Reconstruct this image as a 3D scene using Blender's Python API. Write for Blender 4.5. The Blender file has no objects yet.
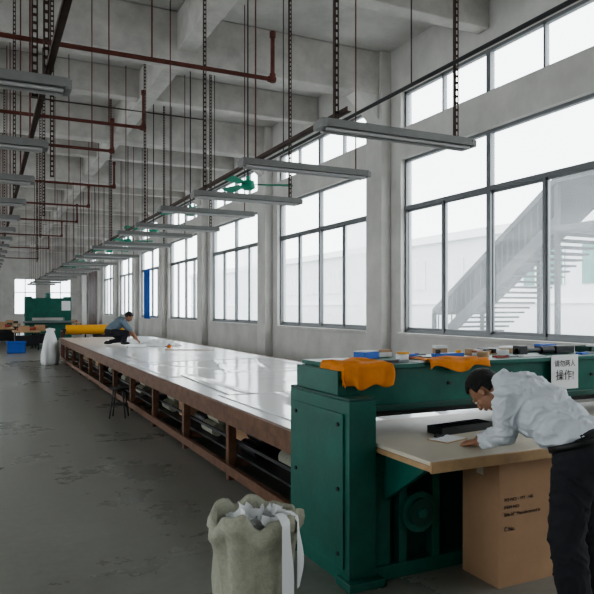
import bpy, math, random
from mathutils import Vector, Matrix, noise
random.seed(7)
D=bpy.data; C=bpy.context
H=1.7
# ---------------- materials ----------------
def mat(name,col,rough=0.6,metal=0.0,var=0.0,scale=6.0,bump=0.0,bscale=40.0,col2=None,spec=0.5,detail=6.0):
    m=D.materials.new(name); m.use_nodes=True
    nt=m.node_tree; b=nt.nodes['Principled BSDF']
    b.inputs['Base Color'].default_value=(*col,1); b.inputs['Roughness'].default_value=rough
    b.inputs['Metallic'].default_value=metal; b.inputs['Specular IOR Level'].default_value=spec
    if var>0 or col2 or bump>0:
        tc=nt.nodes.new('ShaderNodeTexCoord')
    if var>0 or col2:
        n=nt.nodes.new('ShaderNodeTexNoise'); n.inputs['Scale'].default_value=scale; n.inputs['Detail'].default_value=detail
        n.inputs['Roughness'].default_value=0.65
        nt.links.new(tc.outputs['Object'],n.inputs['Vector'])
        r=nt.nodes.new('ShaderNodeValToRGB'); r.color_ramp.elements[0].position=0.32; r.color_ramp.elements[1].position=0.68
        c2=col2 if col2 else tuple(c*(1-var) for c in col)
        r.color_ramp.elements[0].color=(*c2,1); r.color_ramp.elements[1].color=(*col,1)
        nt.links.new(n.outputs['Fac'],r.inputs['Fac']); nt.links.new(r.outputs['Color'],b.inputs['Base Color'])
    if bump>0:
        n2=nt.nodes.new('ShaderNodeTexNoise'); n2.inputs['Scale'].default_value=bscale; n2.inputs['Detail'].default_value=4
        nt.links.new(tc.outputs['Object'],n2.inputs['Vector'])
        bp=nt.nodes.new('ShaderNodeBump'); bp.inputs['Strength'].default_value=bump; bp.inputs['Distance'].default_value=0.02
        nt.links.new(n2.outputs['Fac'],bp.inputs['Height']); nt.links.new(bp.outputs['Normal'],b.inputs['Normal'])
    return m
M={}
M['plaster']=mat('plaster',(0.68,0.665,0.64),0.9,var=0.20,scale=1.3,bump=0.12,bscale=9)
M['concrete']=mat('ceiling_whitewash',(0.64,0.625,0.60),0.9,var=0.28,scale=1.1,bump=0.2,bscale=12)
M['beam']=mat('beam_whitewash',(0.62,0.60,0.57),0.9,var=0.34,scale=1.6,bump=0.2,bscale=10)
M['green']=mat('green_paint',(0.010,0.135,0.100),0.38,var=0.35,scale=3.5,bump=0.05,bscale=30)
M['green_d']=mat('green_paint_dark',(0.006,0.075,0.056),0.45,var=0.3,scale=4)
M['black']=mat('black_plastic',(0.015,0.015,0.017),0.4)
M['dark']=mat('dark_metal',(0.04,0.04,0.042),0.5,0.4)
M['rust']=mat('rusty_red_paint',(0.15,0.04,0.028),0.65,var=0.5,scale=14)
M['angle']=mat('perforated_steel',(0.10,0.065,0.055),0.6,0.3,var=0.4,scale=20)
M['alu']=mat('aluminium_frame',(0.21,0.22,0.23),0.45,0.5)
M['fixt']=mat('fixture_enamel',(0.27,0.275,0.27),0.5,var=0.15,scale=8)
M['tube']=mat('tube_glass',(0.5,0.5,0.5),0.3)
M['wood']=mat('table_wood',(0.20,0.10,0.058),0.6,var=0.5,scale=7,bump=0.1)
M['lwood']=mat('light_wood',(0.50,0.33,0.18),0.6,var=0.25,scale=8)
M['vinyl']=mat('white_vinyl',(0.88,0.89,0.90),0.2,var=0.04,scale=1.5,bump=0.02,bscale=3.0)
M['film']=mat('plastic_film',(0.92,0.93,0.94),0.13,bump=0.02,bscale=5.0)
M['board']=mat('cutting_board',(0.66,0.60,0.50),0.4,var=0.1,scale=3)
M['card']=mat('cardboard',(0.46,0.29,0.175),0.8,var=0.12,scale=4,bump=0.03)
M['shirt']=mat('shirt_cloth',(0.66,0.70,0.75),0.9,bump=0.5,bscale=14)
M['trous']=mat('trousers_cloth',(0.022,0.022,0.028),0.9,bump=0.35,bscale=10)
M['skin']=mat('skin',(0.36,0.19,0.12),0.55,var=0.08,scale=20)
M['hair']=mat('hair',(0.012,0.011,0.011),0.55,bump=0.8,bscale=120)
M['eye']=mat('eye_white',(0.8,0.8,0.78),0.2)
M['lip']=mat('lips',(0.33,0.12,0.10),0.5)
M['orange']=mat('orange_cloth',(0.74,0.25,0.035),0.85,var=0.2,scale=10)
M['yellow']=mat('yellow_roll',(0.80,0.38,0.03),0.6)
M['blue']=mat('blue_plastic',(0.03,0.12,0.5),0.45)
M['bluec']=mat('blue_curtain',(0.05,0.16,0.55),0.8)
M['sack']=mat('woven_sack',(0.45,0.45,0.36),0.7,var=0.25,scale=30,bump=0.4,bscale=90)
M['white']=mat('white_paper',(0.80,0.81,0.82),0.6)
M['fan']=mat('fan_green',(0.02,0.30,0.19),0.4)
M['red']=mat('dark_red',(0.30,0.06,0.04),0.6)
M['brown']=mat('brown_door_paint',(0.10,0.045,0.035),0.6,var=0.3,scale=3)
M['gshirt']=mat('grey_blue_shirt',(0.17,0.22,0.27),0.9,bump=0.3,bscale=12)
M['shoe']=mat('shoe',(0.03,0.028,0.026),0.5)
M['ink']=mat('ink',(0.05,0.04,0.04),0.8)
M['ext']=mat('exterior_wall',(0.72,0.74,0.76),0.9,var=0.06,scale=0.5)
M['extw']=mat('exterior_white_wall',(0.85,0.86,0.88),0.9,var=0.05,scale=0.5)
M['extg']=mat('exterior_green_glass',(0.06,0.20,0.17),0.4)
M['extroof']=mat('exterior_roof',(0.08,0.085,0.09),0.8,var=0.2,scale=1)
M['ground']=mat('exterior_ground',(0.4,0.4,0.39),0.9)
# floor
fm=D.materials.new('floor_concrete'); fm.use_nodes=True; nt=fm.node_tree; b=nt.nodes['Principled BSDF']
tc=nt.nodes.new('ShaderNodeTexCoord')
n1=nt.nodes.new('ShaderNodeTexNoise'); n1.inputs['Scale'].default_value=0.55; n1.inputs['Detail'].default_value=8; n1.inputs['Roughness'].default_value=0.7
n2=nt.nodes.new('ShaderNodeTexNoise'); n2.inputs['Scale'].default_value=14; n2.inputs['Detail'].default_value=8; n2.inputs['Roughness'].default_value=0.7
r1=nt.nodes.new('ShaderNodeValToRGB'); r1.color_ramp.elements[0].position=0.36; r1.color_ramp.elements[1].position=0.66
r1.color_ramp.elements[0].color=(0.225,0.225,0.20,1); r1.color_ramp.elements[1].color=(0.30,0.30,0.27,1)
mx=nt.nodes.new('ShaderNodeMix'); mx.data_type='RGBA'; mx.blend_type='MULTIPLY'; mx.inputs['Factor'].default_value=0.5
r2=nt.nodes.new('ShaderNodeValToRGB'); r2.color_ramp.elements[0].position=0.25; r2.color_ramp.elements[1].position=0.7
r2.color_ramp.elements[0].color=(0.65,0.65,0.65,1); r2.color_ramp.elements[1].color=(1,1,1,1)
for n in (n1,n2): nt.links.new(tc.outputs['Object'],n.inputs['Vector'])
nt.links.new(n1.outputs['Fac'],r1.inputs['Fac']); nt.links.new(n2.outputs['Fac'],r2.inputs['Fac'])
nt.links.new(r1.outputs['Color'],mx.inputs['A']); nt.links.new(r2.outputs['Color'],mx.inputs['B']); nt.links.new(mx.outputs['Result'],b.inputs['Base Color'])
mr=nt.nodes.new('ShaderNodeMapRange'); mr.inputs['From Min'].default_value=.35; mr.inputs['From Max'].default_value=.65; mr.inputs['To Min'].default_value=0.24; mr.inputs['To Max'].default_value=0.36
nt.links.new(n1.outputs['Fac'],mr.inputs['Value']); nt.links.new(mr.outputs['Result'],b.inputs['Roughness'])
M['floor']=fm
def glassmat(name,haze):
    g=D.materials.new(name); g.use_nodes=True; nt=g.node_tree; nt.nodes.remove(nt.nodes['Principled BSDF'])
    out=nt.nodes['Material Output']
    t=nt.nodes.new('ShaderNodeBsdfTransparent'); t.inputs['Color'].default_value=(0.92,0.96,0.96,1)
    d=nt.nodes.new('ShaderNodeBsdfTranslucent'); d.inputs['Color'].default_value=(0.75,0.82,0.85,1)
    tc=nt.nodes.new('ShaderNodeTexCoord'); n=nt.nodes.new('ShaderNodeTexNoise'); n.inputs['Scale'].default_value=1.2; n.inputs['Detail'].default_value=4
    nt.links.new(tc.outputs['Object'],n.inputs['Vector'])
    mr=nt.nodes.new('ShaderNodeMapRange'); mr.inputs['To Min'].default_value=haze*0.6; mr.inputs['To Max'].default_value=min(1,haze*1.4)
    nt.links.new(n.outputs['Fac'],mr.inputs['Value'])
    m1=nt.nodes.new('ShaderNodeMixShader'); nt.links.new(mr.outputs['Result'],m1.inputs[0])
    nt.links.new(t.outputs[0],m1.inputs[1]); nt.links.new(d.outputs[0],m1.inputs[2])
    gl=nt.nodes.new('ShaderNodeBsdfGlossy'); gl.inputs['Roughness'].default_value=0.08
    m2=nt.nodes.new('ShaderNodeMixShader'); m2.inputs[0].default_value=0.05
    nt.links.new(m1.outputs[0],m2.inputs[1]); nt.links.new(gl.outputs[0],m2.inputs[2]); nt.links.new(m2.outputs[0],out.inputs['Surface'])
    return g
M['glass']=glassmat('dusty_glass',0.16); M['frost']=glassmat('frosted_glass',0.75)

# ---------------- mesh builder ----------------
class MB:
    def __init__(s): s.v=[];s.f=[];s.m=[];s.s=[];s.mats=[]
    def mi(s,k):
        if k not in s.mats: s.mats.append(k)
        return s.mats.index(k)
    def add(s,vs,fs,k,sm=False):
        o=len(s.v); s.v+= [tuple(v) for v in vs]; i=s.mi(k)
        for f in fs: s.f.append(tuple(o+a for a in f)); s.m.append(i); s.s.append(sm)
    def box(s,a,b,k,mtx=None):
        x0,y0,z0=a;x1,y1,z1=b
        vs=[Vector(p) for p in ((x0,y0,z0),(x1,y0,z0),(x1,y1,z0),(x0,y1,z0),(x0,y0,z1),(x1,y0,z1),(x1,y1,z1),(x0,y1,z1))]
        if mtx: vs=[mtx@v for v in vs]
        s.add(vs,[(0,3,2,1),(4,5,6,7),(0,1,5,4),(1,2,6,5),(2,3,7,6),(3,0,4,7)],k)
    def cyl(s,p,q,r,k,seg=12,r2=None,caps=True):
        p=Vector(p);q=Vector(q);r2=r if r2 is None else r2
        d=(q-p).normalized(); u=d.orthogonal().normalized(); w=d.cross(u)
        vs=[]
        for c,rr in ((p,r),(q,r2)):
            for i in range(seg):
                a=2*math.pi*i/seg; vs.append(c+u*math.cos(a)*rr+w*math.sin(a)*rr)
        fs=[(i,(i+1)%seg,seg+(i+1)%seg,seg+i) for i in range(seg)]
        s.add(vs,fs,k,True)
        if caps: s.add(vs,[tuple(reversed(range(seg))),tuple(range(seg,2*seg))],k)
    def tube(s,pts,r,k,seg=8):
        for a,b in zip(pts,pts[1:]): s.cyl(a,b,r,k,seg)
    def ell(s,c,r,k,mtx=None,nu=16,nv=10):
        vs=[];c=Vector(c)
        for j in range(nv+1):
            t=math.pi*j/nv
            for i in range(nu):
                a=2*math.pi*i/nu
                v=Vector((r[0]*math.sin(t)*math.cos(a),r[1]*math.sin(t)*math.sin(a),r[2]*math.cos(t)))
                if mtx: v=mtx@v
                vs.append(c+v)
        fs=[]
        for j in range(nv):
            for i in range(nu):
                fs.append((j*nu+i,(j+1)*nu+i,(j+1)*nu+(i+1)%nu,j*nu+(i+1)%nu))
        s.add(vs,fs,k,True)
    def grid(s,fn,nu,nv,k,sm=True):
        vs=[fn(i/nu,j/nv) for j in range(nv+1) for i in range(nu+1)]
        fs=[(j*(nu+1)+i,j*(nu+1)+i+1,(j+1)*(nu+1)+i+1,(j+1)*(nu+1)+i) for j in range(nv) for i in range(nu)]
        s.add(vs,fs,k,sm)
    def prism(s,poly,axis,a,b,k):
        def mk(p,t):
            if axis=='x': return (t,p[0],p[1])
            if axis=='y': return (p[0],t,p[1])
            return (p[0],p[1],t)
        n=len(poly); vs=[mk(p,a) for p in poly]+[mk(p,b) for p in poly]
        s.add(vs,[tuple(range(n)),tuple(range(2*n-1,n-1,-1))]+[(i,n+i,n+(i+1)%n,(i+1)%n) for i in range(n)],k)
    def finish(s,name,loc=(0,0,0),bevel=0,parent=None,solid=0):
        me=D.meshes.new(name); me.from_pydata(s.v,[],s.f)
        for k in s.mats: me.materials.append(M[k])
        me.polygons.foreach_set('material_index',s.m); me.polygons.foreach_set('use_smooth',s.s); me.update()
        import bmesh
        bm=bmesh.new(); bm.from_mesh(me); bmesh.ops.recalc_face_normals(bm,faces=bm.faces); bm.to_mesh(me); bm.free()
        o=D.objects.new(name,me); C.collection.objects.link(o); o.location=loc
        if parent: o.parent=parent
        if solid:
            q=o.modifiers.new('s','SOLIDIFY'); q.thickness=solid; q.offset=0
        if bevel:
            q=o.modifiers.new('b','BEVEL'); q.width=bevel; q.segments=2; q.limit_method='ANGLE'
        return o
def text(body,size,mtx,matk,name,parent,align='LEFT'):
    cu=D.curves.new(name,'FONT'); cu.body=body; cu.size=size; cu.align_x=align; cu.extrude=0.0005
    cu.materials.append(M[matk]); o=D.objects.new(name,cu); C.collection.objects.link(o)
    o.parent=parent; o.matrix_local=mtx; return o

# ---------------- room shell ----------------
XR=7.0; XL=-9.0; YB=-6.0; YF=55.0; ZC=6.6; TH=0.25; WW=4.5
bays=[5.62+5.7*k for k in range(-2,9)]
bays=[b_ for b_ in bays if b_+WW<YF]
Z=(1.24,3.57,4.48,5.04,5.75)
def side_wall(name,x0,x1):
    w=MB()
    w.box((x0,YB,0),(x1,YF,Z[0]),'plaster'); w.box((x0,YB,Z[2]),(x1,YF,Z[3]),'plaster'); w.box((x0,YB,Z[4]),(x1,YF,ZC),'plaster')
    edges=[YB]
    for b_ in bays: edges+= [b_,b_+WW]
    edges.append(YF)
    for a,c in zip(edges[0::2],edges[1::2]):
        if c>a:
            w.box((x0,a,Z[0]),(x1,c,Z[2]),'plaster'); w.box((x0,a,Z[3]),(x1,c,Z[4]),'plaster')
    return w
side_wall('wall_right',XR,XR+TH).finish('wall_right')
side_wall('wall_left',XL-TH,XL).finish('wall_left')
w=MB(); w.box((XL-TH,YB-TH,0),(XR+TH,YB,ZC),'plaster'); w.finish('wall_back')
w=MB(); w.box((XL-TH,YF,0),(XR+TH,YF+TH,1.2),'plaster'); w.box((XL-TH,YF,4.0),(XR+TH,YF+TH,ZC),'plaster')
for a,c in ((XL-TH,-6),(-3,-1.5),(1.0,2.0),(3.6,4.6),(6.2,XR+TH)): w.box((a,YF,1.2),(c,YF+TH,4.0),'plaster')
w.finish('wall_far')
w=MB(); w.box((XL-TH,YB-TH,-0.2),(XR+TH,YF+TH,0),'floor'); w.finish('floor')
w=MB(); w.box((XL-TH,YB-TH,ZC),(XR+TH,YF+TH,ZC+0.2),'concrete'); w.finish('ceiling')
w=MB()
for b_ in bays:
    y=b_+5.1
    w.box((XR-0.22,y-0.28,0),(XR-0.002,y+0.28,ZC-0.01),'plaster')
    w.prism([(XR-0.22,5.3),(XR-0.22,5.8),(XR-0.75,5.8)],'y',y-0.18,y+0.18,'plaster')
w.finish('trim_1',bevel=0.01)
PB=[b_+5.1 for b_ in bays if b_+5.1<YF]
SB=[y-2.85 for y in PB]
beams=MB()
for y in PB: beams.box((XL+0.01,y-0.2,5.78),(XR-0.01,y+0.2,ZC-0.01),'beam')
for y in SB: beams.box((XL+0.01,y-0.13,6.0),(XR-0.01,y+0.13,ZC-0.01),'beam')
beams.finish('ceiling_cross_beams',bevel=0.015)
LB=(3.0,-1.0,-5.0)
beams=MB()
for x in LB: beams.box((x-0.15,YB+0.01,5.95),(x+0.15,YF-0.01,ZC-0.02),'beam')
beams.finish('ceiling_long_beams',bevel=0.015)
def ceil_at(x,y):
    z=ZC
    for p in PB:
        if abs(y-p)<0.24: z=min(z,5.78)
    for p in SB:
        if abs(y-p)<0.16: z=min(z,6.0)
    for p in LB:
        if abs(x-p)<0.19: z=min(z,5.95)
    return z
w=MB()
for b_ in bays: w.box((XR-0.06,b_-0.05,Z[0]-0.06),(XR-0.002,b_+WW+.05,Z[0]),'plaster')
w.finish('trim_2',bevel=0.005)
def window(n,x,y0,seed):
    rnd=random.Random(seed)
    m=MB(); W=WW; d0,d1=-0.04,0.04
    def fr(a,b_,za,zb,dd=0.0): m.box((d0-dd,a,za),(d1+dd,b_,zb),'alu')
    for (za,zb) in ((Z[0],Z[2]),(Z[3],Z[4])):
        fr(0,0.05,za,zb); fr(W-0.05,W,za,zb); fr(0,W,za,za+0.05); fr(0,W,zb-0.05,zb)
    fr(0,W,Z[1]-0.035,Z[1]+0.035,0.005)
    q=W/4
    for i in (1,2,3):
        t=0.045 if i==2 else 0.028
        fr(q*i-t,q*i+t,Z[0],Z[1],0.006)
        if i==2: fr(q*i-t,q*i+t,Z[1],Z[2],0.006); fr(q*i-t,q*i+t,Z[3],Z[4],0.006)
        else: fr(q*i-0.018,q*i+0.018,Z[3],Z[4])
    for i in range(4):
        xo=0.018 if i%2 else -0.018
        a=q*i+0.02; c=q*(i+1)-0.02
        for (p,r_,s_,t_) in ((a,a+0.04,Z[0]+.05,Z[1]-.03),(c-0.04,c,Z[0]+.05,Z[1]-.03),(a,c,Z[0]+.05,Z[0]+.10),(a,c,Z[1]-.075,Z[1]-.03)):
            m.box((xo-0.015,p,s_),(xo+0.015,r_,t_),'alu')
        k='frost' if rnd.random()<0.25 and seed!=2 else 'glass'
        m.add([(xo,a,Z[0]+.06),(xo,c,Z[0]+.06),(xo,c,Z[1]-.05),(xo,a,Z[1]-.05)],[(0,1,2,3)],k)
        m.add([(xo*.2,a,Z[3]+.03),(xo*.2,c,Z[3]+.03),(xo*.2,c,Z[4]-.03),(xo*.2,a,Z[4]-.03)],[(0,1,2,3)],'glass')
    for i in range(2):
        m.add([(0,2*q*i+.03,Z[1]+.02),(0,2*q*(i+1)-.03,Z[1]+.02),(0,2*q*(i+1)-.03,Z[2]-.03),(0,2*q*i+.03,Z[2]-.03)],[(0,1,2,3)],'glass')
    return m.finish('window_%d'%n,(x,y0,0))
n=1
for i,b_ in enumerate(bays):
    window(n,XR+0.13,b_,i); n+=1
for i,b_ in enumerate(bays):
    window(n,XL-0.13,b_,50+i); n+=1
for (a,c) in ((-6,-3),(-1.5,1.0),(2.0,3.6),(4.6,6.2)):
    m=MB()
    for t in (0,(c-a)/2-.025,(c-a)-.05): m.box((t,-.03,1.2),(t+.05,.03,4.0),'alu')
    for z in (1.2,2.9,3.95): m.box((0,-.029,z),(c-a,.029,z+.05),'alu')
    m.add([(0.02,0,1.22),(c-a-.02,0,1.22),(c-a-.02,0,3.98),(0.02,0,3.98)],[(0,1,2,3)],'frost')
    m.finish('window_%d'%n,(a,YF+0.12,0)); n+=1
def portal(loc,rot,sx,sy):
    l=D.lights.new('window_portal','AREA'); l.shape='RECTANGLE'; l.size=sx; l.size_y=sy
    l.cycles.is_portal=True
    o=D.objects.new('window_portal',l); C.collection.objects.link(o); o.location=loc; o.rotation_euler=rot
for b_ in bays:
    portal((XR+TH+0.02,b_+2.2,(Z[0]+Z[4])/2),(0,math.radians(90),0),Z[4]-Z[0],WW)
    portal((XL-TH-0.02,b_+2.2,(Z[0]+Z[4])/2),(0,math.radians(-90),0),Z[4]-Z[0],WW)

# ---------------- ceiling lights ----------------
def perf(m,x,y,z0,z1,k='angle',w=0.038):
    m.box((x-w/2,y-.002,z0),(x-w/2+.011,y+.002,z1),k); m.box((x+w/2-.011,y-.002,z0),(x+w/2,y+.002,z1),k)
    m.box((x-w/2,y,z0),(x-w/2+.003,y+w*.8,z1),k)
    z=z0
    while z<z1-.02:
        m.box((x-w/2,y-.002,z),(x+w/2,y+.002,z+.022),k); z+=.06
def light_fix(x0,x1,y,z,strip=True):
    m=MB(); L=x1-x0; c=(x0+x1)/2
    m.prism([(-.09,-.02),(.09,-.02),(.06,.05),(-.06,.05)],'x',-L/2,L/2,'fixt')
    m.box((-L/2-.01,-.085,-.03),(-L/2+.03,.085,.03),'fixt'); m.box((L/2-.03,-.085,-.03),(L/2+.01,.085,.03),'fixt')
    for yy in (-.045,.045): m.cyl((-L/2+.04,yy,-.035),(L/2-.04,yy,-.035),.014,'tube',8)
    for xx in (-L/2+.16,L/2-.14):
        top=ceil_at(c+xx,y)-z
        if strip: perf(m,xx,0,.05,top)
        else: m.cyl((xx,0,.05),(xx,0,top),.008,'rust',6)
    return m.finish('hanging_light_fixture',(c,y,z))
ys=[4.6+1.75*i for i in range(24)]
for i,y in enumerate(ys):
    light_fix(2.40,3.92,y,3.16+(0.05 if i%2 else 0),strip=(i%2==0 and i<8))
    light_fix(-1.05,0.50,y-0.05,3.16,strip=(i%3==0 and i<9))
m=MB(); m.cyl((3.72,1.0,3.86),(3.72,50,3.86),.02,'dark',8)
for y in range(2,50,3): m.cyl((3.72,y+.2,3.86),(3.72,y+.2,ceil_at(3.72,y+.2)-.01),.007,'dark',6)
m.finish('overhead_conduit_pipe')
m=MB()
for x,ya in ((0.38,3.3),(2.62,4.5)):
    m.box((x-.02,ya,3.27),(x+.02,46,3.274),'angle'); m.box((x-.02,ya,3.27),(x-.016,46,3.31),'angle')
m.finish('light_support_rail')
m=MB(); m.cyl((-0.05,-2,4.45),(-0.05,50,4.45),.035,'rust',10)
for y in range(1,50,3): m.cyl((-0.05,y,4.45),(-0.05,y,ceil_at(-0.05,y)-.01),.01,'rust',6)
m.finish('overhead_sprinkler_main')
for i,(y,xe,z) in enumerate(((6.27,2.72,4.1),(8.7,1.9,4.1),(10.2,1.75,4.1),(13.2,2.3,4.1),(16.0,2.2,4.1),(19,2.3,4.1),(23,2.3,4.1),(28,2.3,4.1),(34,2.3,4.1))):
    m=MB(); m.tube([(-6,y,z),(xe,y,z),(xe,y,z+.48)],.022,'rust',10)
    m.cyl((xe-.05,y,z),(xe+.03,y,z),.032,'rust',10); m.cyl((xe,y,z-.03),(xe,y,z+.06),.032,'rust',10); m.cyl((xe,y,z+.44),(xe,y,z+.5),.032,'rust',10)
    for x in (-4,-.6,1.45): m.cyl((x,y,z),(x,y,ceil_at(x,y)-.01),.008,'rust',6)
    m.cyl((-.05,y,z),(-.05,y,4.45),.022,'rust',8)
    m.finish('overhead_branch_pipe')
m=MB()
for (x,y) in ((0.33,5.2),(0.72,8.3),(0.9,11.9),(1.1,15.5),(1.3,19.5),(1.6,24.0)):
    perf(m,x,y,3.27,ceil_at(x,y),w=.045)
m.box((0.30,5.19,3.26),(1.65,5.21,3.264),'angle')
m.finish('perforated_hanger_bars')
def fan(x,y,z,rot):
    m=MB(); top=ceil_at(x,y)
    m.cyl((0,0,top-z-.11),(0,0,top-z),.05,'fan',14,.09); m.cyl((0,0,.05),(0,0,top-z-.05),.011,'dark',8)
    m.cyl((0,0,-.05),(0,0,.05),.11,'fan',20,.09); m.cyl((0,0,-.08),(0,0,-.05),.06,'fan',20,.11); m.cyl((0,0,.05),(0,0,.12),.03,'fan',12)
    for i in range(3):
        R=Matrix.Rotation(rot+i*2.094,4,'Z')
        m.box((.09,-.012,-.006),(.2,.012,.004),'dark',R)
        T=R@Matrix.Rotation(.35,4,'X')
        P=[(.17,-.05),(.62,-.085),(.66,-.06),(.66,.06),(.62,.085),(.17,.05)]
        vs=[T@Vector((p[0],p[1],.003)) for p in P]+[T@Vector((p[0],p[1],-.003)) for p in P]
        m.add(vs,[tuple(range(6)),tuple(range(11,5,-1))]+[(a,6+a,6+(a+1)%6,(a+1)%6) for a in range(6)],'fan')
    m.finish('ceiling_fan',(x,y,z))
for i in range(9): fan(3.45,8.86+2.95*i,3.50,-.35+i*.7)

# ---------------- long cutting table ----------------
TX0,TX1,TY0,TY1,TZ=2.10,4.95,4.42,21.7,0.76
m=MB()
m.box((TX0+.01,TY0,TZ-.05),(TX1,TY1,TZ-.004),'wood')
m.box((TX0-.02,TY0,TZ-.075),(TX0+.03,TY1,TZ+.004),'wood')
m.box((TX1-.03,TY0,TZ-.07),(TX1+.02,TY1,TZ+.004),'wood')
m.box((TX0+.03,TY0,TZ-.004),(TX1-.03,TY1,TZ),'vinyl')
m.box((TX0+.02,TY0,TZ-.19),(TX0+.06,TY1,TZ-.085),'wood')
m.box((TX1-.06,TY0,TZ-.19),(TX1-.02,TY1,TZ-.085),'wood')
y=TY0+.05
while y<TY1:
    for x in (TX0+.06,(TX0+TX1)/2,TX1-.13):
        m.box((x,y,0),(x+.08,y+.08,TZ-.05),'wood')
    m.box((TX0+.06,y+.02,.12),(TX1-.06,y+.06,.20),'wood')
    m.box((TX0+.06,y+.02,TZ-.16),(TX1-.06,y+.06,TZ-.06),'wood')
    y+=1.6
m.box((TX0+.05,TY0,.06),(TX0+.1,TY1,.15),'wood'); m.box((TX1-.12,TY0,.06),(TX1-.07,TY1,.15),'wood')
m.box((TX0+.145,TY0,.36),(TX0+.17,TY1,.39),'dark')
m.box((TX0+.2,TY0+.1,.20),(TX1-.2,TY1-.1,.22),'dark')
m.finish('long_cutting_table',bevel=.003)
for i in range(26):
    y=TY0+.35+i*.65; x=TX0+.3+random.random()*.25
    m=MB()
    if i%3==0:
        w_=.45; h_=.28+.1*random.random()
        m.box((-w_/2,-.22,0),(w_/2,.22,h_),'card'); m.box((-w_/2-.002,-.03,h_),(w_/2+.002,.03,h_+.002),'board')
        m.finish('stored_carton',(x+.25,y,.22),bevel=.004)
    else:
        k=('dark','sack','black')[i%3]
        for a in range(2): m.cyl((.15*a,-.22+.02*a,.07),(.15*a,.2,.07),.07,k,14)
        m.cyl((.075,-.2,.19),(.075,.2,.19),.068,k,14)
        m.finish('fabric_roll_stack',(x,y,.22))
def sheet(name,cx,cy,sx,sy,rot,z,k,amp=.006,nu=30,nv=30,seed=0,ridge=.0):
    m=MB(); R=Matrix.Rotation(rot,3,'Z'); rd=random.Random(seed)
    ridges=[(rd.uniform(-.45,.45),rd.uniform(-.5,.5),rd.uniform(.6,1.4)) for _ in range(3)]
    def f(u,v):
        x=(u-.5)*sx; y=(v-.5)*sy; p=R@Vector((x,y,0))
        h=abs(noise.noise(Vector((p.x*1.2+seed,p.y*1.5,seed))))*amp
        for (c,sl,am) in ridges:
            d=(x-c*sx-sl*y)+.04*noise.noise(Vector((x*3,y*3,seed)))
            h+=ridge*am*math.exp(-(d/.04)**2)
        e=min(u,1-u,v,1-v)
        if e<.02: h*=.3
        return (p.x,p.y,h)
    m.grid(f,nu,nv,k); return m.finish(name,(cx,cy,z),solid=.0015)
sheet('plastic_film_sheet',3.52,5.6,2.5,2.2,.02,TZ+.004,'film',.005,110,60,seed=1,ridge=.010)
sheet('plastic_film_sheet',3.60,7.7,2.4,2.3,-.04,TZ+.007,'film',.005,110,60,seed=5,ridge=.009)
sheet('plastic_film_sheet',3.48,10.0,2.55,2.6,.02,TZ+.004,'film',.005,110,60,seed=6,ridge=.008)
sheet('plastic_film_sheet',3.60,12.4,2.3,2.5,.04,TZ+.007,'vinyl',.004,90,50,seed=9,ridge=.008)
sheet('paper_sheet',4.0,18.6,1.5,2.0,.1,TZ+.004,'white',.05,40,40,seed=12,ridge=.02)
m=MB(); m.box((-.55,-.05,0),(.55,.05,.012),'lwood'); m.box((-.55,-.01,.012),(.55,.01,.014),'white')
o=m.finish('wooden_straightedge',(4.1,14.1,TZ+.002)); o.rotation_euler=(0,0,-.5)
m=MB(); m.cyl((-.25,0,.04),(.25,0,.04),.04,'white',16); m.cyl((-.27,0,.04),(.27,0,.04),.015,'card',10); o=m.finish('paper_roll',(3.2,15.4,TZ+.003)); o.rotation_euler=(0,0,.4)
m=MB(); m.cyl((0,0,0),(0,0,.07),.05,'orange',14); m.cyl((0,0,.07),(0,0,.10),.02,'blue',10); m.cyl((-.05,0,.03),(-.09,0,.03),.012,'blue',8); m.finish('tape_dispenser',(3.9,15.1,TZ+.003))

# ---------------- press cutting machine ----------------
MX0,MX1=1.98,6.1
m=MB()
for (a,b_) in ((MX0,2.17),(MX1-.2,MX1)):
    m.box((a,3.4,0.0),(b_,4.24,1.13),'green')
    m.box((a+.02,3.58,1.13),(b_-.02,4.18,1.30),'green')
    m.box((a-.03,3.34,0),(b_+.03,3.52,.05),'green'); m.box((a-.03,4.1,0),(b_+.03,4.28,.05),'green')
m.box((MX0-.012,3.46,.10),(MX0,4.18,1.05),'green')
m.box((MX0+.0,3.40,1.13),(2.17,4.24,1.15),'green_d')
for y in (3.52,4.12):
    for z in (.18,.58,.98): m.cyl((MX0-.022,y,z),(MX0-.01,y,z),.014,'dark',8)
m.box((2.17,3.44,.0),(2.30,3.5,.795),'green')
m.box((2.17-.06,3.62,1.03),(MX1-.02,4.18,1.30),'green'); m.box((2.06,3.58,1.30),(MX1,4.22,1.33),'green')
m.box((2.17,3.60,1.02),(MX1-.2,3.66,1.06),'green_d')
for x in (2.9,3.6,4.3,5.0): m.cyl((x,3.60,1.18),(x,3.63,1.18),.012,'dark',8)
m.box((2.2,3.70,.97),(MX1-.25,4.1,1.03),'dark')
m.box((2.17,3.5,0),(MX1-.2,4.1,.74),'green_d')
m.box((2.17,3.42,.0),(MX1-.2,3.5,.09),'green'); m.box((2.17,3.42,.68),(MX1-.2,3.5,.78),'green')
for x in (2.36,2.62,2.95,3.5,4.1,4.8,5.4): m.box((x,3.43,.09),(x+.06,3.5,.68),'green')
for (r0,y0) in ((.13,3.40),(.09,3.38),(.03,3.36)): m.cyl((2.50,y0,.40),(2.50,3.5,.40),r0,'green' if r0!=.09 else 'green_d',24)
for x in (2.25,3.4,4.6,5.7): m.prism([(3.5,.45),(3.5,.795),(2.98,.795)],'x',x,x+.04,'green')
m.finish('press_cutting_machine',bevel=.006)
m=MB(); m.box((2.19,2.88,.80),(5.85,4.12,.835),'lwood'); m.box((2.19,2.885,.835),(5.85,4.12,.86),'board')
m.box((2.185,2.87,.795),(5.855,2.885,.858),'lwood')
m.finish('press_feed_board',bevel=.004)
m=MB()
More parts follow.
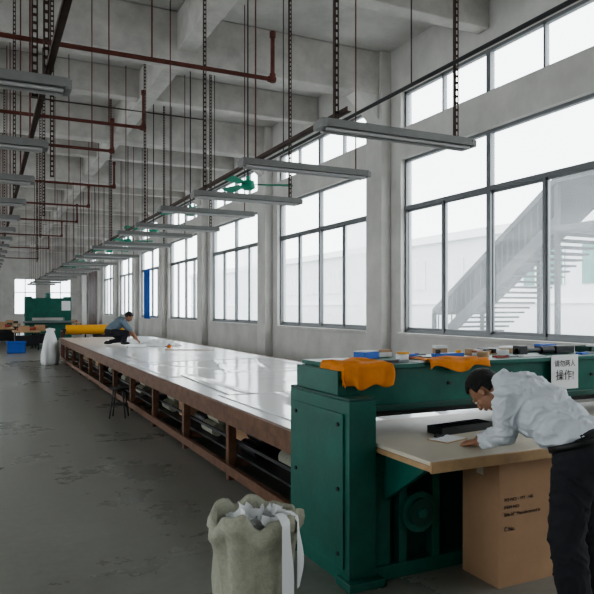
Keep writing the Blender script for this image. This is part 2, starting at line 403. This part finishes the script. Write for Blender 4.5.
m.box((-.24,-.07,0),(.24,.07,.012),'black')
for yy in (-.07,.06): m.box((-.24,yy,.012),(.24,yy+.01,.05),'black')
for i in range(9):
    x=-.24+i*.0588; m.box((x,-.06,.012),(x+.01,.06,.05),'black')
o=m.finish('slotted_tray',(2.93,3.53,.861)); o.rotation_euler=(0,0,.12)
m=MB(); m.box((-.11,-.08,0),(.11,.08,.004),'lwood'); m.box((-.10,-.07,.004),(.10,.07,.008),'white'); m.box((-.04,.05,.008),(.04,.075,.018),'dark'); m.box((-.02,.075,.008),(.02,.085,.024),'dark')
o=m.finish('clipboard',(2.66,3.33,.861)); o.rotation_euler=(0,0,.3)
m=MB(); m.box((-.14,-.003,-.13),(.14,0,.13),'white'); s=m.finish('warning_sign',(3.97,3.578,1.215))
base=Matrix.Translation((0,-.0045,0))@Matrix.Rotation(math.radians(90),4,'X')
text('请勿两人',.055,base@Matrix.Translation((0,.045,0)),'ink','line_1',s,'CENTER')
text('操作!',.085,base@Matrix.Translation((0,-.055,0)),'ink','line_2',s,'CENTER')
def cloth(cx,cy,sx,sy,front,left,seed):
    m=MB(); zt=1.333
    def f(u,v):
        x=cx+(u-.5)*sx; y=cy+(v-.5)*sy
        wob=.5+noise.noise(Vector((x*9,y*9,seed)))
        x+=.05*noise.noise(Vector((u*3,v*3,seed+5))); y+=.05*noise.noise(Vector((u*3,v*3,seed+9)))
        z=zt+.022*wob+.002
        if y<front: 
            dd=front-y; z=zt-dd*(.9+.3*noise.noise(Vector((u*4,0,seed)))); y=front-.012-.018*abs(math.sin(u*11+seed))*min(1,dd*10)
        if left is not None and x<left:
            dd=left-x; z=min(z,zt-dd); x=left-.012-.02*abs(math.sin(v*9))*min(1,dd*10)
        return (x,y,z)
    m.grid(f,48,48,'orange'); return m.finish('orange_cloth',solid=.004)
cloth(2.17,3.64,.44,.46,3.56,2.04,1.0)
cloth(2.95,3.64,.52,.26,3.56,None,4.0)
def place_items():
    zt=1.333
    m=MB(); m.box((-.09,-.05,0),(.09,.05,.05),'blue'); m.box((-.09,-.05,.05),(.09,.05,.056),'white'); o=m.finish('blue_carton',(2.5,4.05,zt),bevel=.003); o.rotation_euler=(0,0,.4)
    for (x,y,k) in ((2.64,3.80,'white'),(2.80,4.02,'yellow'),(3.37,3.8,'lwood'),(3.66,3.9,'white')):
        m=MB(); m.cyl((0,0,0),(0,0,.04),.045,k,24); m.cyl((0,0,.0401),(0,0,.0405),.028,'card',24)
        m.finish('tape_roll',(x,y,zt))
    for (x,y,rz,k) in ((2.52,3.68,.1,'dark'),(2.85,3.87,-.2,'red'),(3.0,4.12,.2,'blue'),(3.32,4.05,1.0,'dark'),(3.5,3.68,-.1,'red'),(4.35,3.7,.2,'blue')):
        m=MB(); T=Matrix.Rotation(.12,4,'Z'); T2=Matrix.Rotation(-.12,4,'Z')
        m.box((-.12,-.014,0),(0,.0,.015),k,T); m.box((-.12,0,.0),(0,.014,.015),k,T2); m.box((0,-.012,.001),(.09,.012,.013),'alu'); m.cyl((0,0,0),(0,0,.02),.016,'alu',12)
        o=m.finish('pliers',(x,y,zt)); o.rotation_euler=(0,0,rz)
    m=MB(); m.cyl((-.3,0,.03),(.3,0,.03),.02,'black',10); m.box((-.3,-.04,0),(-.22,.04,.07),'black'); m.box((.1,-.03,0),(.3,.05,.06),'black'); m.cyl((-.05,0,.03),(.08,0,.03),.032,'dark',12)
    m.finish('hand_drill_tool',(4.05,3.85,zt),bevel=.004)
    m=MB(); m.box((-.12,-.08,0),(.12,.08,.02),'green_d'); m.box((-.12,-.08,.02),(.12,-.07,.05),'green_d'); m.box((-.12,.07,.02),(.12,.08,.05),'green_d'); m.box((-.12,-.08,.02),(-.11,.08,.05),'green_d'); m.box((.11,-.08,.02),(.12,.08,.05),'green_d'); m.box((-.05,-.04,.02),(.05,.03,.06),'white'); m.finish('tool_tray',(4.6,3.85,zt))
    m=MB(); m.box((-.13,-.03,0),(.13,.03,.03),'blue'); m.cyl((-.09,0,.03),(-.09,0,.06),.02,'dark',10); m.cyl((.1,0,.03),(.1,0,.05),.02,'yellow',10); m.finish('stapler_tool',(3.12,3.90,zt))
    m=MB(); 
    for i in range(7):
        a=random.uniform(-.15,.15); m.box((-.16+i*.045,-.05+a*.2,0),(-.13+i*.045,.05+a*.2,.02+.03*random.random()),('lwood','dark','white','alu')[i%4])
    m.box((-.19,-.09,-.0),(.19,.09,.004),'lwood'); m.finish('knife_blade_set',(3.62,4.08,zt))
    for (x,y,rz,w1,d1,h1,k,k2) in ((2.70,4.14,.1,.12,.07,.05,'white','card'),(3.25,4.16,-.2,.10,.06,.07,'card','white'),(3.9,4.1,.2,.14,.07,.05,'lwood','white'),(4.3,4.08,0,.16,.09,.06,'dark','blue'),(5.0,3.9,.3,.2,.12,.09,'card','board'),(3.42,3.92,.4,.08,.05,.035,'white','red')):
        m=MB(); m.box((-w1/2,-d1/2,0),(w1/2,d1/2,h1),k); m.box((-w1/2-.002,-d1/2-.002,h1*.7),(w1/2+.002,d1/2+.002,h1+.002),k2)
        o=m.finish('small_parts_box',(x,y,zt),bevel=.002); o.rotation_euler=(0,0,rz)
    for (x,y,rz) in ((2.72,3.66,.2),(3.75,3.72,-.15),(4.6,3.68,.1)):
        m=MB()
        for i in range(4): m.box((-.10+.006*i,-.06+.004*i,.0015*i),(.10+.004*i,.06+.006*i,.0015*i+.0012),'white')
        o=m.finish('paper_notes',(x,y,zt)); o.rotation_euler=(0,0,rz)
place_items()

# ---------------- cardboard box ----------------
m=MB(); w_,d_,h_=.50,.33,.76
m.box((0,0,0),(w_,d_,h_),'card')
m.box((-.001,d_/2-.03,h_-.001),(w_+.001,d_/2+.03,h_+.001),'board')
m.box((-.0015,d_/2-.03,h_-.10),(0,d_/2+.03,h_),'board')
bx=m.finish('cardboard_box',(2.80,3.02,0),bevel=.004)
bt=Matrix.Translation((0,-.002,0))@Matrix.Rotation(math.radians(90),4,'X')
for i,t in enumerate(('TO NO: - MY - HK','ITEM NO:','Side N° Manufactured In')):
    text(t,.030,bt@Matrix.Translation((.04,.52-i*.045,0)),'ink','label_%d'%(i+1),bx)
text('C No.',.036,bt@Matrix.Translation((.04,.34,0)),'ink','label_4',bx)

# ---------------- waste sack ----------------
m=MB()
prof=[(0,.0),(.18,.0),(.205,.03),(.212,.15),(.205,.32),(.212,.47),(.222,.55),(.243,.575),(.248,.61),(.240,.645),(.222,.65),(.208,.62),(.20,.45),(.18,.30)]
seg=96
vs=[];fs=[]
for j,(r,z) in enumerate(prof):
    for i in range(seg):
        a=2*math.pi*i/seg
        k=1+.14*noise.noise(Vector((math.cos(a)*2,math.sin(a)*2,z*5)))+.03*math.sin(a*9+z*9)*(1 if z>.05 else 0)+.05*noise.noise(Vector((math.cos(a)*6,math.sin(a)*6,z*12)))
        vs.append((r*k*math.cos(a),r*k*math.sin(a),z+(.07*noise.noise(Vector((math.cos(a)*2.5,math.sin(a)*2.5,9))) if z>.5 else 0)))
for j in range(len(prof)-1):
    for i in range(seg): fs.append((j*seg+i,j*seg+(i+1)%seg,(j+1)*seg+(i+1)%seg,(j+1)*seg+i))
m.add(vs,fs,'sack',True)
rr=random.Random(3)
for q in range(40):
    c=Vector((rr.uniform(-.14,.14),rr.uniform(-.14,.14),rr.uniform(.50,.63))); R=Matrix.Rotation(rr.uniform(0,6),3,'Z')@Matrix.Rotation(rr.uniform(-1.3,1.3),3,'X')@Matrix.Rotation(rr.uniform(-1,1),3,'Y')
    L=rr.uniform(.10,.18); Wd=rr.uniform(.04,.11); cv=rr.uniform(2,7)
    def f(u,v):
        a=(u-.5)*cv*.5
        p=Vector((math.sin(a)*L/cv*2,(v-.5)*Wd,(1-math.cos(a))*L/cv*2+.01*noise.noise(Vector((u*5,v*5,q)))))
        p=c+R@p
        r=math.hypot(p.x,p.y)
        if r>.18: p.x*=.18/r; p.y*=.18/r
        return p
    m.grid(f,10,4,'white')
def strip(ang0,wd,drop):
    def st(u,v):
        ang=ang0+wd*(u-.5)
        if v<.2: rad=.15+.12*(v/.2); z=.655+.03*math.sin(v/.2*math.pi)
        else: rad=.277-.015*math.sin(v*7)*u; z=.655-(v-.2)*drop
        return (rad*math.cos(ang),rad*math.sin(ang),z)
    m.grid(st,4,28,'white')
strip(-1.36,.22,.62); strip(-1.05,.13,.42)
m.finish('waste_sack',(1.26,3.13,0))

# ---------------- people ----------------
def blob(name,parts,matk,voxel,smooth=4,parent=None,mtx=None,disp=0,fold=0):
    b_=MB()
    for p in parts:
        if p[0]=='s': b_.ell(p[1],p[2],matk,p[3] if len(p)>3 else None,20,14)
        else:
            _,a,c,r1,r2=p; b_.cyl(a,c,r1,matk,20,r2); b_.ell(a,(r1,)*3,matk,None,20,12); b_.ell(c,(r2,)*3,matk,None,20,12)
    o=b_.finish(name)
    if mtx: o.data.transform(mtx)
    r=o.modifiers.new('r','REMESH'); r.mode='VOXEL'; r.voxel_size=voxel; r.use_smooth_shade=True
    s_=o.modifiers.new('s','SMOOTH'); s_.iterations=smooth; s_.factor=.5
    dg=C.evaluated_depsgraph_get(); dg.update(); me=D.meshes.new_from_object(o.evaluated_get(dg)); o.modifiers.clear()
    o.data=me
    if not me.materials: me.materials.append(M[matk])
    if disp or fold:
        new=[]
        for v in me.vertices:
            q=v.co; w3=noise.noise_vector(q*5)*.12; q2=q+w3
            fo=(1-abs(noise.noise(Vector((q2.x*9+q2.z*7,q2.y*6-q2.z*5,q2.z*11))))*2.2)
            fo2=(1-abs(noise.noise(Vector((q2.x*19-q2.z*9,q2.y*14+q2.z*8,q2.z*20+4))))*2.2)
            new.append(v.co+v.normal*(disp*noise.noise(q*6)+fold*(max(0,fo)**2)+fold*.45*(max(0,fo2)**2)-fold*.5))
        for v,c in zip(me.vertices,new): v.co=c
    for p in me.polygons: p.use_smooth=True
    if parent: o.parent=parent
    return o
def frame(origin,fwd,up):
    f=Vector(fwd).normalized(); r=f.cross(Vector(up)).normalized(); u=r.cross(f)
    m_=Matrix(((r.x,f.x,u.x,0),(r.y,f.y,u.y,0),(r.z,f.z,u.z,0),(0,0,0,1))); return Matrix.Translation(origin)@m_
def head(parent,origin,fwd,up,vox=.005):
    T=frame(origin,fwd,up)
    parts=[('s',(0,-.012,.03),(.075,.094,.088)),('s',(0,.022,-.03),(.060,.066,.075)),('s',(0,.050,-.078),(.030,.028,.024)),
        ('s',(0,.078,.022),(.050,.022,.016)),('s',(.038,.062,-.022),(.024,.022,.022)),('s',(-.038,.062,-.022),(.024,.022,.022)),
        ('c',(0,.088,.012),(0,.107,-.022),.009,.013),('s',(.012,.098,-.026),(.009,.010,.008)),('s',(-.012,.098,-.026),(.009,.010,.008)),
        ('s',(0,.084,-.052),(.024,.012,.012)),
        ('s',(.077,-.008,-.005),(.009,.019,.030)),('s',(-.077,-.008,-.005),(.009,.019,.030)),
        ('c',(0,-.03,-.05),(0,-.055,-.15),.052,.056)]
    blob('head',parts,'skin',vox,3,parent,T)
    m_=MB()
    for sx in (-1,1):
        m_.ell((sx*.030,.083,.006),(.013,.009,.008),'eye'); m_.ell((sx*.030,.0905,.005),(.005,.003,.005),'black')
        m_.ell((sx*.031,.092,.024),(.018,.005,.004),'hair')
    m_.ell((0,.094,-.049),(.021,.006,.004),'lip'); m_.ell((0,.092,-.057),(.018,.006,.005),'lip')
    o=m_.finish('face_features',parent=parent); o.data.transform(T)
    h=MB(); vs=[];nu,nv=48,32
    def hv(j,i):
        t=math.pi*j/nv; a=2*math.pi*i/nu
        x=math.sin(t)*math.cos(a); y=math.sin(t)*math.sin(a); z=math.cos(t)
        k=1+.04*noise.noise(Vector((x*9,y*9,z*4)))
        return Vector((x*.084*k,-.016+y*.106*k,.036+z*.098*k)),(x,y,z)
    grid_=[[hv(j,i) for i in range(nu)] for j in range(nv+1)]
    for row in grid_: vs+=[q[0] for q in row]
    fs=[]
    for j in range(nv):
        for i in range(nu):
            x,y,z=grid_[j][i][1]
            if z>.40 or (y<.30 and z>-.10) or (y<-.15 and z>-.66) :
                if y>.62 and z<.55: continue
                fs.append((j*nu+i,(j+1)*nu+i,(j+1)*nu+(i+1)%nu,j*nu+(i+1)%nu))
    h.add(vs,fs,'hair',True); o=h.finish('hair',parent=parent,solid=.008); o.data.transform(T)
def hand(parent,origin,fwd,up,side,curl=.5,vox=.0032,name='hand'):
    T=frame(origin,fwd,up); parts=[('s',(0,.045,0),(.040,.048,.014)),('s',(-side*.02,.03,-.004),(.02,.032,.015)),('c',(0,-.03,0),(0,.02,0),.026,.026)]
    for i,(x,L) in enumerate(((-.029,.070),(-.010,.080),(.010,.074),(.029,.058))):
        x*=side; p=Vector((x,.082-abs(x)*.2,.0)); a=.15; r=.0088 if i<3 else .0078
        for s_,fr in enumerate((.45,.30,.25)):
            a+=curl*(.4+.25*s_); q=p+Vector((x*.12*L/.07,math.cos(a)*L*fr,-math.sin(a)*L*fr)); parts.append(('c',p,q,r,r*.92)); p=q; r*=.92
    p=Vector((-side*.026,.015,-.005))
    for (dx,dy,dz,r1,r2) in ((-.030,.022,-.008,.013,.011),(-.012,.028,-.008,.0105,.0095),(-.002,.022,-.006,.0095,.008)):
        q=p+Vector((dx*side,dy,dz)); parts.append(('c',p,q,r1,r2)); p=q
    return blob(name,parts,'skin',vox,1,parent,T)
def empty(name,loc=(0,0,0)):
    e=D.objects.new(name,None); C.collection.objects.link(e); e.empty_display_size=.2; return e
E=empty('bending_worker')
P=Vector((2.87,2.49,.95)); f=Vector((-.40,.917,0)); r=Vector((.917,.40,0)); U=Vector((0,0,1))
def W(a,b_,z): return P+f*a+r*b_+U*(z-P.z)
TR=Matrix(((r.x,f.x,0),(r.y,f.y,0),(0,0,1)))
tilt=TR@Matrix.Rotation(-math.radians(55),3,'X')
tr=[('s',W(-.02,0,.96),(.180,.145,.13),TR)]
for s_ in (-1,1):
    hp=W(-.01,.09*s_,.91); kn=W(.03,.115*s_,.50); an=W(-.03,.125*s_,.11)
    tr+=[('c',hp,kn,.118,.092),('c',kn,an,.092,.082),('c',an,an-Vector((0,0,.04)),.084,.086),('s',W(-.06,.08*s_,.92),(.098,.105,.115),TR)]
blob('trousers',tr,'trous',.010,4,E,disp=.010,fold=.010)
for s_ in (-1,1):
    c=W(.03,.13*s_,.04)
    blob('shoe',[('s',c,(.048,.13,.038),TR),('s',c+U*.03-f*.05,(.042,.07,.05),TR),('s',c-U*.022,(.050,.135,.017),TR)],'shoe',.006,2,E)
sh=[('s',W(.02,0,1.00),(.182,.140,.10),tilt),('s',W(.10,0,1.06),(.178,.150,.12),tilt),('s',W(.20,0,1.13),(.180,.165,.125),tilt),('s',W(.28,0,1.19),(.180,.145,.11),tilt),
    ('c',W(.33,-.10,1.245),W(.34,.10,1.245),.088,.088),('c',W(.37,0,1.26),W(.41,0,1.265),.072,.064)]
Ls=W(.33,-.155,1.225); Le=Vector((2.645,2.80,.985)); Lw=Vector((2.68,3.01,.915))
Rs=W(.33,.155,1.225); Re=Vector((3.10,3.03,1.03)); Rw=Vector((3.00,3.20,.920))
for a,b_,c in ((Ls,Le,Lw),(Rs,Re,Rw)):
    sh+=[('c',a,b_,.080,.064),('c',b_,c,.064,.043),('c',c,c+(c-b_).normalized()*.004,.045,.045)]
blob('shirt',sh,'shirt',.007,7,E,disp=.006,fold=.016)
cl=MB()
TT=frame(W(.415,0,1.265),W(.55,0,1.21)-W(.42,0,1.27),(0,0,1))
def col(u,v):
    a=2*math.pi*u; rr_=.066+.012*v
    return TT@Vector((math.cos(a)*rr_,.02-v*.05,math.sin(a)*rr_))
cl.grid(col,28,3,'shirt'); cl.finish('collar',parent=E,solid=.004)
be=MB(); TB=frame(W(.0,0,.985),(f*.35+U*.93),(-f*.93+U*.35))
def bl(u,v):
    a=2*math.pi*u
    return TB@Vector((math.cos(a)*.194,(v-.5)*.035,math.sin(a)*.157))
be.grid(bl,40,1,'black'); be.finish('belt',parent=E,solid=.006)
head(E,W(.535,.02,1.205),(f*.50-U*.86),(f*.86+U*.50))
hand(E,Lw+Vector((0,.045,-.020)),Vector((.05,.95,-.14)),(0.05,.1,1),1,.35)
hand(E,Rw+Vector((-.025,.03,-.018)),Vector((-.65,.75,-.15)),(0,.1,1),-1,.5)
E2=empty('kneeling_worker'); K=Vector((2.84,16.8,TZ+.01))
def Q(a,b_,z): return K+Vector((a,b_-a*.15,z))
tp=[('s',Q(0,0,.34),(.15,.16,.14))]
for s_ in (-1,1):
    tp+=[('c',Q(.02,.09*s_,.32),Q(.36,.15*s_,.12 if s_>0 else .30),.095,.07),('c',Q(.36,.15*s_,.12 if s_>0 else .30),Q(.02 if s_>0 else .28,.14*s_,.08),.068,.05)]
blob('trousers',tp,'trous',.012,4,E2)
blob('shirt',[('s',Q(.02,0,.40),(.15,.15,.12)),('c',Q(.04,0,.42),Q(.26,0,.58),.13,.14),('c',Q(.27,-.12,.60),Q(.27,.12,.60),.08,.08),('c',Q(.30,0,.62),Q(.34,0,.65),.06,.055),
    ('c',Q(.28,-.19,.58),Q(.44,-.22,.38),.062,.05),('c',Q(.28,.19,.58),Q(.44,.22,.38),.062,.05)],'gshirt',.012,4,E2)
blob('forearms',[('c',Q(.43,-.22,.39),Q(.60,-.14,.17),.042,.03),('c',Q(.43,.22,.39),Q(.62,.14,.17),.042,.03)],'skin',.010,1,E2)
head(E2,Q(.44,0,.70),(.8,-.1,-.55),(.55,0,.8),.008)
hand(E2,Q(.60,-.14,.15),(.8,.1,-.6),(.5,0,.8),1,.4,.005); hand(E2,Q(.62,.14,.15),(.8,-.2,-.6),(.5,0,.8),-1,.4,.005)
for s_ in (-1,1): blob('shoe',[('s',Q(-.03 if s_>0 else .33,.14*s_,.045),(.12,.045,.04)),('s',Q(-.06 if s_>0 else .28,.14*s_,.06),(.06,.04,.045))],'shoe',.01,2,E2)
m=MB()
def cw(u,v):
    x=(u-.5)*.9; y=(v-.5)*.7; e=min(u,1-u,v,1-v)*4; e=min(1,e)
    return (x,y,.005+e*.16*(.4+abs(noise.noise(Vector((x*5,y*5,3)))))) 
m.grid(cw,30,30,'white'); m.finish('crumpled_fabric',(3.95,16.1,TZ+.002),solid=.002)

# ---------------- far objects ----------------
m=MB(); vs=[];fs=[];prof=[(0.02,0),(.2,0),(.24,.1),(.25,.35),(.21,.6),(.15,.85),(.10,1.0),(.13,1.08),(.02,1.1)]
for j,(rr_,z) in enumerate(prof):
    for i in range(32):
        a=2*math.pi*i/32; k=1+.12*math.sin(a*5+z*3)+.06*math.sin(a*11); vs.append((rr_*k*math.cos(a),rr_*k*math.sin(a),z))
for j in range(len(prof)-1):
    for i in range(32): fs.append((j*32+i,j*32+(i+1)%32,(j+1)*32+(i+1)%32,(j+1)*32+i))
m.add(vs,fs,'white',True); m.finish('tied_fabric_sack',(1.74,20.7,0))
m=MB(); m.cyl((-.95,0,.98),(.95,0,.98),.16,'yellow',24); m.cyl((-1.1,0,.98),(1.1,0,.98),.03,'dark',10)
for x in (-1.05,1.05):
    m.box((x-.03,-.3,0),(x+.03,-.24,.95),'rust'); m.box((x-.03,.24,0),(x+.03,.3,.95),'rust'); m.box((x-.03,-.3,.9),(x+.03,.3,.96),'rust')
m.box((-1.05,-.28,.3),(1.05,-.24,.34),'rust'); m.box((-1.05,.24,.3),(1.05,.28,.34),'rust')
m.finish('material_roll_rack',(3.35,22.7,0))
m=MB(); m.box((-.32,-.22,0),(.32,.22,.03),'blue')
for a,b_ in (((-.32,-.22,0),(.32,-.19,.42)),((-.32,.19,0),(.32,.22,.42)),((-.32,-.22,0),(-.29,.22,.42)),((.29,-.22,0),(.32,.22,.42)),((-.35,-.25,.38),(.35,-.21,.43)),((-.35,.21,.38),(.35,.25,.43))): m.box(a,b_,'blue')
m.finish('blue_crate',(1.05,26.8,0),bevel=.01)
def far_machine(name,x,y,w_,k,h_):
    m=MB(); m.box((-w_/2,-.5,0),(w_/2,.5,h_*.45),k); m.box((-w_/2,-.3,h_*.45),(-w_/2+.35,.45,h_),k); m.box((w_/2-.35,-.3,h_*.45),(w_/2,.45,h_),k)
    m.box((-w_/2,-.35,h_*.52),(w_/2,.45,h_*.97),k); m.box((-w_/2-.1,-.8,h_*.40),(w_/2+.1,-.4,h_*.44),'alu'); m.cyl((0,0,h_*.97),(0,0,h_*1.08),.15,k,16)
    m.box((w_/2-.5,-.38,h_*.68),(w_/2-.05,-.35,h_*.9),'white')
    m.finish(name,(x,y,0),bevel=.02)
far_machine('press_machine',3.0,37,2.3,'green',2.3)
def bench(x,y,l,k):
    m=MB(); m.box((-.5,-l/2,.72),(.5,l/2,.77),'lwood')
    for a in (-.45,.4):
        for b_ in (-l/2+.05,l/2-.1): m.box((a,b_,0),(a+.05,b_+.05,.72),'dark')
    m.cyl((-.35,0,.83),(.3,.2,.83),.06,k,12); m.box((-.3,-l/2+.2,.77),(.1,-l/2+.7,.98),'card'); m.box((.1,l/2-.8,.77),(.4,l/2-.3,.9),k)
    m.box((-.4,-l/2+.1,.2),(.4,l/2-.1,.24),'dark'); m.box((-.45,-l/2,.24),(.45,-l/2+.5,.6),'black')
    m.finish('work_bench',(x,y,0),bevel=.005)
bench(.7,34,3,'red'); bench(2.2,31,3.0,'dark'); bench(1.5,29.0,2.0,'red'); bench(4.6,30,3.0,'blue'); bench(4.4,26,2.4,'white'); bench(.9,38,2.4,'green'); bench(1.4,43,2.4,'dark'); bench(5,44,2.4,'red')
m=MB()
def cu(u,v): return (.05*math.sin(u*30),u*.9,-v*2.3)
m.grid(cu,60,6,'bluec'); m.finish('blue_curtain',(XR-.12,30.3,3.5),solid=.005)
m=MB(); m.box((-.1,0,0),(0,4.7,4.3),'brown')
for y in (.1,1.25,2.4,3.55): m.box((-.13,y,.1),(-.1,y+1.05,4.2),'brown')
m.cyl((-.17,2.3,1.0),(-.17,2.3,1.3),.02,'alu',8)
m.finish('door_1',(XR-.003,45.4,0))
for y in (15.95,21.65,27.35):
    m=MB(); m.cyl((0,0,0),(0,0,5.7),.05,'plaster',12)
    for z in (.6,2.4,4.2): m.cyl((0,0,z),(0,0,z+.08),.06,'plaster',12)
    m.finish('wall_drain_pipe',(XR-.07,y+.55,0))
m=MB(); m.cyl((0,0,.44),(0,0,.47),.15,'dark',20)
for a in range(4):
    t=a*math.pi/2+.4; m.cyl((.1*math.cos(t),.1*math.sin(t),.44),(.17*math.cos(t),.17*math.sin(t),0),.012,'dark',8)
m.cyl((0,0,.2),(0,0,.215),.14,'dark',16)
m.finish('round_stool',(1.87,10.3,0))

# ---------------- exterior ----------------
m=MB(); m.box((XR+TH+.01,-25,-.3),(60,90,-.02),'ground'); m.finish('exterior_ground')
m=MB(); m.box((22,-10,0),(30,75,5.2),'ext'); m.box((21.7,-10,5.2),(30,75,5.6),'extw'); m.box((21.9,-10,1.9),(22,75,2.1),'extw')
for i in range(26):
    y=-9+i*3.2; m.box((21.95,y,2.7),(22.02,y+2.3,4.3),'extg' if i<10 else 'ext')
    for t in (0,.77,1.54): m.box((21.92,y+t,2.7),(21.96,y+t+.06,4.3),'extw')
m.finish('opposite_building')
m=MB()
def sy(t): return 15.6-t*4.6
def sz(t): return 1.5+t*3.1
m.prism([(sy(0),sz(0)),(sy(1),sz(1)),(sy(1),sz(1)+.16),(sy(0),sz(0)+.16)],'x',11.9,13.9,'extroof')
m.prism([(sy(0),sz(0)-1.1),(sy(1),sz(1)-1.1),(sy(1),sz(1)-.72),(sy(0),sz(0)-.72)],'x',11.95,12.02,'extroof')
for i in range(24):
    t=i/23; y=sy(t); z=sz(t)-1.0
    m.box((12.0,y-.15,z-.03),(13.8,y+.15,z+.02),'extroof')
    m.cyl((11.98,y,z),(11.98,y,z+1.0),.02,'extroof',6)
for y,z in ((sy(0),sz(0)),(sy(.5),sz(.5)),(sy(1),sz(1))):
    for x in (11.98,13.8): m.box((x-.05,y-.05,-.02),(x+.05,y+.05,z),'extroof')
m.box((11.9,9.6,sz(1)-1.12),(13.9,sy(1),sz(1)-1.0),'extroof'); m.box((11.9,9.6,sz(1)),(13.9,sy(1),sz(1)+.16),'extroof')
for x in (11.98,13.8): m.box((x-.05,9.65,-.02),(x+.05,9.75,sz(1)),'extroof')
m.finish('outdoor_staircase')

# ---------------- world / camera ----------------
w=D.worlds.new('sky'); C.scene.world=w; w.use_nodes=True
bg=w.node_tree.nodes['Background']; bg.inputs['Color'].default_value=(.98,.985,1,1); bg.inputs['Strength'].default_value=4.8
cam=D.cameras.new('camera'); co=D.objects.new('camera',cam); C.collection.objects.link(co)
co.location=(0,0,H); co.rotation_euler=(math.radians(90),0,-math.radians(25.6))
cam.sensor_width=36; cam.lens=39.4; cam.shift_y=11/594; cam.clip_end=300
C.scene.camera=co
C.scene.view_settings.view_transform='AgX'
C.scene.view_settings.look='AgX - Medium High Contrast'
C.scene.view_settings.exposure=0.05
